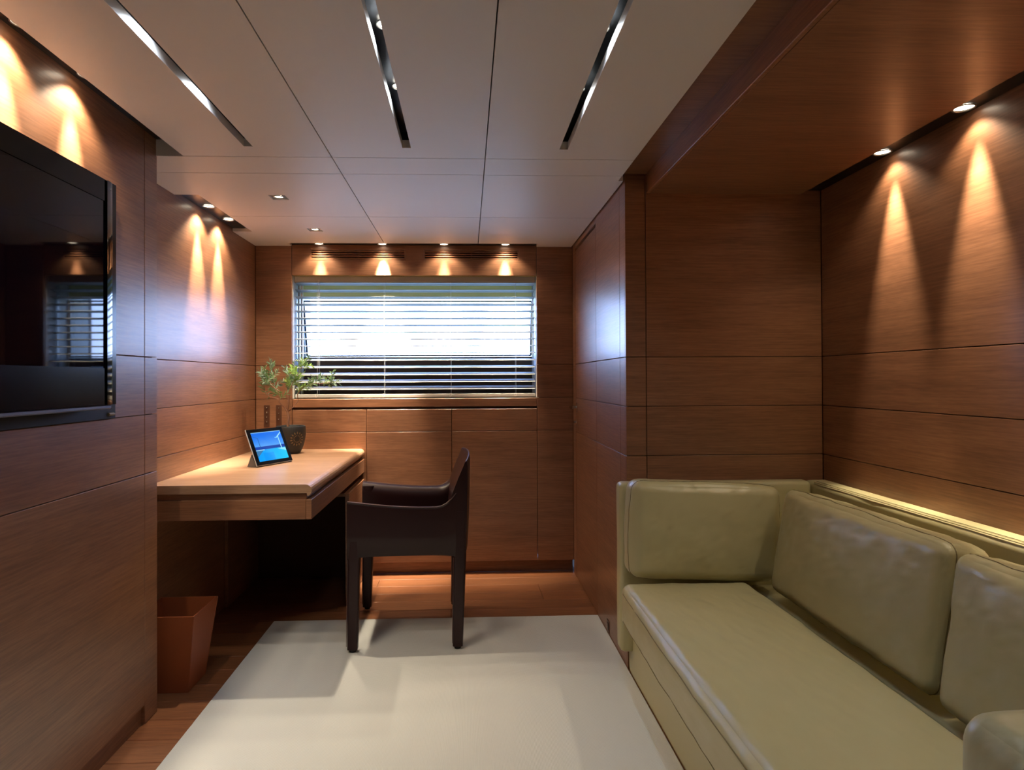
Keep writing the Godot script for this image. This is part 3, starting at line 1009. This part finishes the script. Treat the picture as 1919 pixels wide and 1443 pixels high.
# ---------------------------------------------------------------- small things
func build_small() -> void:
	# waste bin
	var b := thing("waste_bin", "square tapered brown leather waste bin under the desk", "bin", Vector3(-1.1335, 0.0, -2.5075))
	var h := 0.30
	var st := S()
	var t := 0.1125
	var q := 0.076
	for k in 4:
		var g0 := PI * 0.25 + PI * 0.5 * k
		var a := Vector3(signf(cos(g0)), 0, signf(sin(g0)))
		var g1 := g0 + PI * 0.5
		var c := Vector3(signf(cos(g1)), 0, signf(sin(g1)))
		var up := Vector3(0, h, 0)
		var lo := Vector3(0, 0.001, 0)
		quad(st, a * q + lo, c * q + lo, c * t + up, a * t + up, a + c)
		quad(st, a * (t - 0.005) + up, c * (t - 0.005) + up, c * t + up, a * t + up, Vector3.UP)
	quad(st, Vector3(q, 0.001, q), Vector3(q, 0.001, -q), Vector3(-q, 0.001, -q), Vector3(-q, 0.001, q), Vector3.DOWN)
	put(st, "body", M.bin, b)
	st = S()
	var ti := t - 0.005
	var qi := q - 0.005
	for k in 4:
		var g0 := PI * 0.25 + PI * 0.5 * k
		var a := Vector3(signf(cos(g0)), 0, signf(sin(g0)))
		var g1 := g0 + PI * 0.5
		var c := Vector3(signf(cos(g1)), 0, signf(sin(g1)))
		quad(st, a * qi + Vector3(0, 0.006, 0), c * qi + Vector3(0, 0.006, 0), c * ti + Vector3(0, h, 0), a * ti + Vector3(0, h, 0), -(a + c))
	quad(st, Vector3(qi, 0.006, qi), Vector3(qi, 0.006, -qi), Vector3(-qi, 0.006, -qi), Vector3(-qi, 0.006, qi), Vector3.UP)
	put(st, "lining", M.bin, b)
	for k in 4:
		var g0 := PI * 0.25 + PI * 0.5 * k
		var a := Vector3(signf(cos(g0)), 0, signf(sin(g0)))
		st = S()
		tube(st, [a * q + Vector3(0, 0.002, 0), a * t + Vector3(0, h, 0)], 0.0018, 6)
		put(st, "corner_seam", M.bin, b)
	# tablet on its folded cover
	var d := Vector3(0.444, 0, -0.896)
	var nrm := Vector3(0.896, 0, 0.444)
	var yaw := atan2(-d.z, d.x)
	var tb := thing("tablet", "black tablet showing a blue pool picture on the desk", "tablet", Vector3(-0.939, 0.767, -3.134), yaw)
	var tilt := deg_to_rad(-24.0)
	var body := Node3D.new()
	body.name = "slab"
	tb.add_child(body)
	body.rotation.x = tilt
	body.position = Vector3(0, 0.006, 0.0)
	box("shell", M.alu, body, Vector3(-0.1205, 0.0, -0.0088), Vector3(0.1205, 0.186, -0.002), 0.002)
	box("bezel", M.tvframe, body, Vector3(-0.1195, 0.001, -0.0018), Vector3(0.1195, 0.185, 0.0), 0.0008)
	st = S()
	var hw := 0.0985
	var a0 := 0.019
	var a1 := 0.167
	var pts := [[Vector3(-hw, a0, 0.0006), Vector2(0, 1)], [Vector3(-hw, a1, 0.0006), Vector2(0, 0)], [Vector3(hw, a1, 0.0006), Vector2(1, 0)], [Vector3(-hw, a0, 0.0006), Vector2(0, 1)], [Vector3(hw, a1, 0.0006), Vector2(1, 0)], [Vector3(hw, a0, 0.0006), Vector2(1, 1)]]
	for p in pts:
		st.set_normal(Vector3(0, 0, 1))
		st.set_uv(p[1])
		st.add_vertex(p[0])
	var sm := mat(srgb(8, 8, 10), 0.08)
	sm.emission_enabled = true
	sm.emission_texture = pool_picture()
	sm.emission = Color.BLACK
	sm.emission_energy_multiplier = 0.9
	put(st, "screen", sm, body)
	var cv := Node3D.new()
	cv.name = "cover_stand"
	tb.add_child(cv)
	st = S()
	prism(st, [Vector2(-0.006, 0.0), Vector2(-0.066, 0.0), Vector2(-0.040, 0.058)], -0.119, 0.119, func(u, v, w): return Vector3(w, v, u))
	put(st, "folded_cover", mat(srgb(92, 92, 92), 0.6), cv)
	# switch panels
	for i in 2:
		var n: int = [4, 3][i]
		var o := thing("switch_panel", ["narrow bronze switch panel with four buttons near the desk corner", "narrow bronze switch panel with three buttons behind the plant"][i], "switch", Vector3([-1.197, -1.126][i], 0.90, ZB), 0.0, "switch panels over the desk")
		box("plate", M.switchplate, o, Vector3(-0.017, 0.0, 0.0), Vector3(0.017, 0.132, 0.003), 0.001)
		for k in n:
			st = S()
			lathe(st, [Vector2(0.0045, 0.0), Vector2(0.0045, 0.004), Vector2(0.003, 0.0055), Vector2(0.0003, 0.006)], 12)
			var bt := put(st, "button", M.chrome, o)
			bt.rotation.x = PI / 2
			bt.position = Vector3(0, 0.115 - k * [0.0275, 0.034][i], 0.003)
	# small outlet near the floor on the door wall
	var ou := thing("wall_socket", "small brown socket low on the wall between door and sofa", "socket", Vector3(XD, 0.012, -2.89))
	box("plate", M.switchplate, ou, Vector3(-0.003, 0.0, -0.022), Vector3(0.0, 0.055, 0.022), 0.001)
	box("insert", M.bronze, ou, Vector3(-0.005, 0.012, -0.012), Vector3(-0.0032, 0.043, 0.012), 0.0008)

func pool_picture() -> ImageTexture:
	var w := 256
	var h := 192
	var im := Image.create(w, h, false, Image.FORMAT_RGB8)
	for y in h:
		for x in w:
			var u := float(x) / w
			var v := float(y) / h
			var c: Color
			var hz := 0.50
			if v < hz:
				c = srgb(20, 110, 235).lerp(srgb(90, 165, 245), pow(v / hz, 1.6))
			elif v < 0.60:
				c = srgb(22, 70, 170).lerp(srgb(14, 60, 160), u)
			else:
				c = srgb(10, 150, 250).lerp(srgb(20, 205, 250), u * 0.8 + (v - 0.6) * 0.4)
				if u < 0.55 and v > 0.72 and u > 0.2: c = c.lerp(srgb(6, 140, 245), 0.6)
			if v < 0.02: c = srgb(150, 200, 240)
			# deck and rails
			if v > 0.60 and v < 0.63 and u < 0.28: c = srgb(170, 225, 250)
			if v > 0.63 and u < 0.24 - (v - 0.63) * 1.1: c = srgb(60, 120, 170)
			if absf(u - 0.17) < 0.008 and v > 0.2 and v < 0.6: c = srgb(30, 90, 160)
			if absf(v - (0.12 + u * 0.5)) < 0.008 and u < 0.17: c = srgb(40, 100, 170)
			if absf(u - 0.86 - (v - 0.2) * 0.02) < 0.012 and v > 0.2 and v < 0.66: c = srgb(170, 235, 250)
			if absf((v - 0.24) + (u - 0.80) * 0.9) < 0.022 and u > 0.80: c = srgb(170, 230, 250)
			if absf(v - 0.24) < 0.02 and u > 0.74 and u < 0.83: c = srgb(120, 200, 245)
			if v > 0.62 and v < 0.62 + (u - 0.72) * 0.4: c = srgb(150, 225, 245)
			im.set_pixel(x, y, c)
	return ImageTexture.create_from_image(im)

# ---------------------------------------------------------------- plant
func build_plant() -> void:
	var at := Vector3(-1.000, 0.767, -3.62)
	var p := thing("potted_olive_tree", "small olive tree in a dark round pot on the desk", "plant", at)
	var st := S()
	var prof := [Vector2(0.0005, 0.0), Vector2(0.046, 0.0), Vector2(0.052, 0.003), Vector2(0.062, 0.022), Vector2(0.072, 0.05), Vector2(0.079, 0.08), Vector2(0.082, 0.11), Vector2(0.0815, 0.135), Vector2(0.080, 0.152), Vector2(0.077, 0.155), Vector2(0.073, 0.150), Vector2(0.071, 0.135), Vector2(0.070, 0.125)]
	lathe(st, prof, 40)
	var pot := put(st, "pot", M.pot, p)
	# sunburst on the pot, raised strokes
	st = S()
	var face := 0.70    # turned towards the viewer
	for ring in 2:
		for k in 14:
			var a := TAU * (k + 0.5 * ring) / 14.0
			var r0 := 0.014 if ring == 0 else 0.025
			var r1 := 0.024 if ring == 0 else 0.042
			var q := []
			for s in [[r0, 0.0], [(r0 + r1) * 0.5, 0.13], [r1, 0.0], [(r0 + r1) * 0.5, -0.13]]:
				var u: float = s[0] * cos(a + s[1])
				var v: float = 0.085 + s[0] * sin(a + s[1])
				var rad := 0.0835
				for w in range(3, 8):
					if v >= prof[w].y and v <= prof[w + 1].y: rad = lerpf(prof[w].x, prof[w + 1].x, (v - prof[w].y) / (prof[w + 1].y - prof[w].y)) + 0.0014
				var th := face + u / rad
				q.append(Vector3(sin(th) * rad, v, cos(th) * rad))
			quad(st, q[0], q[1], q[2], q[3], Vector3(sin(face), 0, cos(face)))
	put(st, "sunburst_motif", M.gold, pot)
	st = S()
	lathe(st, [Vector2(0.0005, 0.128), Vector2(0.04, 0.13), Vector2(0.070, 0.126)], 24)
	put(st, "soil", M.soil, p)
	# trunk and branches
	st = S()
	tube(st, [Vector3(-0.012, 0.12, 0), Vector3(-0.016, 0.16, 0.004), Vector3(-0.012, 0.20, 0.0), Vector3(-0.020, 0.235, 0.0)], [0.008, 0.0075, 0.007, 0.006], 8)
	put(st, "trunk", M.bark, p)
	var rn := RandomNumberGenerator.new()
	rn.seed = 21
	var fork := Vector3(-0.020, 0.230, 0.0)
	# main limbs: lists of points relative to the base
	var limbs := [
		[fork, Vector3(-0.030, 0.255, 0.01), Vector3(-0.062, 0.290, 0.015), Vector3(-0.052, 0.315, 0.02), Vector3(-0.078, 0.36, 0.02), Vector3(-0.085, 0.42, 0.01), Vector3(-0.11, 0.47, 0.0)],
		[fork, Vector3(-0.018, 0.30, -0.01), Vector3(-0.024, 0.36, -0.02), Vector3(-0.02, 0.40, -0.02), Vector3(0.0, 0.45, -0.03)],
		[fork, Vector3(-0.004, 0.30, 0.02), Vector3(0.0, 0.36, 0.02), Vector3(0.02, 0.40, 0.03), Vector3(0.055, 0.46, 0.03), Vector3(0.075, 0.50, 0.02)],
		[fork, Vector3(0.015, 0.262, 0.0), Vector3(0.034, 0.292, -0.02), Vector3(0.032, 0.335, -0.02), Vector3(0.07, 0.375, 0.0), Vector3(0.13, 0.395, 0.01), Vector3(0.18, 0.392, 0.01), Vector3(0.225, 0.40, 0.0)],
		[Vector3(-0.060, 0.305, 0.015), Vector3(-0.085, 0.315, 0.03), Vector3(-0.115, 0.325, 0.04), Vector3(-0.135, 0.355, 0.04), Vector3(-0.142, 0.40, 0.03)],
		[Vector3(-0.052, 0.345, 0.02), Vector3(-0.08, 0.37, 0.04), Vector3(-0.105, 0.40, 0.05), Vector3(-0.115, 0.43, 0.05)],
	]
	var li := 0
	for limb in limbs:
		st = S()
		var radii := []
		for k in limb.size(): radii.append(lerpf(0.0034, 0.0011, float(k) / (limb.size() - 1)))
		tube(st, limb, radii, 6)
		put(st, "branch", M.bark, p)
		# sprigs along the outer half
		var many: int = [11, 12, 14, 14, 4, 8][li]
		for q in many:
			var f: float = lerpf(0.42, 1.0, float(q) / maxf(many - 1, 1)) * (limb.size() - 1)
			var k := mini(int(f), limb.size() - 2)
			var a: Vector3 = limb[k].lerp(limb[k + 1], f - k)
			var dir: Vector3 = (limb[k + 1] - limb[k]).normalized()
			dir = (dir * 0.8 + Vector3(rn.randf_range(-0.9, 0.9), rn.randf_range(-0.35, 0.8), rn.randf_range(-0.8, 0.8))).normalized()
			if li == 4: dir = (dir + Vector3(0, 0.5, 0)).normalized()
			sprig(p, a, dir, rn, li)
		li += 1

func sprig(p: Node3D, a: Vector3, dir: Vector3, rn: RandomNumberGenerator, li: int) -> void:
	var st := S()
	var leaves := 15 if li != 4 else 7
	var ln := 0.062
	tube(st, [a, a + dir * ln * 0.5, a + dir * ln], [0.0011, 0.0009, 0.0006], 4)
	for k in leaves:
		var b := a + dir * ln * (0.15 + 0.85 * k / leaves)
		var side := Vector3(rn.randf_range(-1, 1), rn.randf_range(-1, 1), rn.randf_range(-1, 1))
		side = (side - dir * side.dot(dir)).normalized()
		var d := (dir * 0.75 + side * 0.8).normalized()
		var l := rn.randf_range(0.022, 0.036)
		var w := l * 0.098
		var sd := d.cross(side.cross(dir) + Vector3(0.05, 0.1, 0)).normalized()
		var up := sd.cross(d).normalized()
		var m1 := b + d * l * 0.35
		var m2 := b + d * l * 0.7
		var tip := b + d * l - up * l * 0.06
		tri(st, b, m1 + sd * w + up * w * 0.4, m1, up)
		tri(st, b, m1, m1 - sd * w + up * w * 0.4, up)
		quad(st, m1, m1 + sd * w + up * w * 0.4, m2 + sd * w * 0.85 + up * w * 0.4, m2, up)
		quad(st, m1, m2, m2 - sd * w * 0.85 + up * w * 0.4, m1 - sd * w + up * w * 0.4, up)
		tri(st, m2, m2 + sd * w * 0.85 + up * w * 0.4, tip, up)
		tri(st, m2, tip, m2 - sd * w * 0.85 + up * w * 0.4, up)
	var mi: int = rn.randi() % 3
	if li == 2 and rn.randf() < 0.6: mi = 3
	if li == 3 and rn.randf() < 0.4: mi = 3
	put(st, "leaf_sprig", M.leaf[mi], p)

# ---------------------------------------------------------------- lights
func build_lamps() -> void:
	var warm := Color(1.0, 0.925, 0.80)
	var cool := Color(0.88, 0.95, 1.0)
	# ceiling slots
	var names := ["ceiling slot along the television wall", "middle ceiling slot", "ceiling slot along the sofa"]
	for i in 3:
		var x: float = (SLOTS[i][0] + SLOTS[i][1]) * 0.5
		var ch := thing("light_channel", "black light channel above the " + names[i], "light channel", Vector3(x, 2.0145, -1.3725), 0.0, "light channels above the ceiling")
		var st := S()
		slab(st, -0.04, 0.04, -0.83, 0.83, 0.0, 0.03, [[-0.036, 0.036, -0.826, 0.826]], func(u, v, w): return Vector3(u, w, v))
		put(st, "side", M.black, ch)
		box("top", M.black, ch, Vector3(-0.04, 0.0305, -0.83), Vector3(0.04, 0.036, 0.83))
		for q in 4:
			var z := -1.838 + 0.32 * q  # the third and fourth lamps are out of view, lighting the near rug
			lamp("spotlight", ORD[q] + " round white lamp from the window end of the " + names[i], Vector3(x + [0.014, 0.014, -0.014][i], 2.036, z), 0.020, cool, 0.088, 38.0, 0.06, 78.0, M.lampwhite, "lamps in the " + names[i])
	# wall washers: slots with black plates
	washer("black lamp slot in the ceiling along the television wall", Vector3(-1.0615, 2.045, -0.55), 0.047, 1.745, [-1.81, -1.55, -1.29, -1.03], "television wall", warm, [0.75, 0.75, 0.75, 0.75], true, Vector3(-0.12, -1, 0), 0.42)
	washer("short black lamp slot in the ceiling over the desk wall", Vector3(-1.2115, 2.003, -3.112), 0.050, 0.338, [-3.010, -3.254], "desk wall", warm, [1.1, 1.1], true, Vector3(-0.12, -1, 0), 0.5)
	washer("black lamp slot in the soffit along the sofa wall", Vector3(1.421, 1.951, -1.52), 0.041, 1.015, [-2.09, -1.737, -1.384, -1.031], "sofa wall", warm, [0.62, 0.62, 0.62, 0.62], true, Vector3(0.09, -1, 0), 0.12)
	washer("black lamp slot in the ceiling over the window", Vector3(-0.311, 1.993, -3.7775), 0.732, 0.041, [-0.876, -0.502, -0.135, 0.235], "window fascia", warm, [0.5, 3.6, 0.4, 0.8], false, Vector3(0, -1, -0.12), 0.16)
	# two square downlights over the desk
	for z in [-2.805, -3.409]:
		lamp("square_downlight", "square steel downlight in the white ceiling " + ("nearer the door of the desk alcove" if z > -3.0 else "over the plant end of the desk"), Vector3(-0.826 if z > -3.0 else -0.812, YC + 0.003, z), 0.020, warm, 1.2, 36.0, 0.15, 60.0, M.lampwarm, "square downlights over the desk", 0.0355, M.steel)

func washer(label: String, at: Vector3, hx: float, hz: float, lamps: Array, where: String, warm: Color, power: Array, along_z: bool, aim: Vector3, spill: float) -> void:
	var o := thing("lamp_slot", label, "light channel", at, 0.0, "lamp slots along the walls")
	box("top", M.black, o, Vector3(-hx, 0.0, -hz), Vector3(hx, 0.012, hz), 0.0)
	for i in lamps.size():
		var p := Vector3(at.x, at.y - 0.002, lamps[i]) if along_z else Vector3(lamps[i], at.y - 0.002, at.z)
		lamp("spotlight", ORD[i] + " round warm lamp from the " + ("window" if along_z else "desk") + " end of the slot along the " + where, p, 0.025, warm, 4.0 * power[i], 17.0, spill, 58.0, M.lampwarm, "lamps along the " + where, 0.0, null, aim)
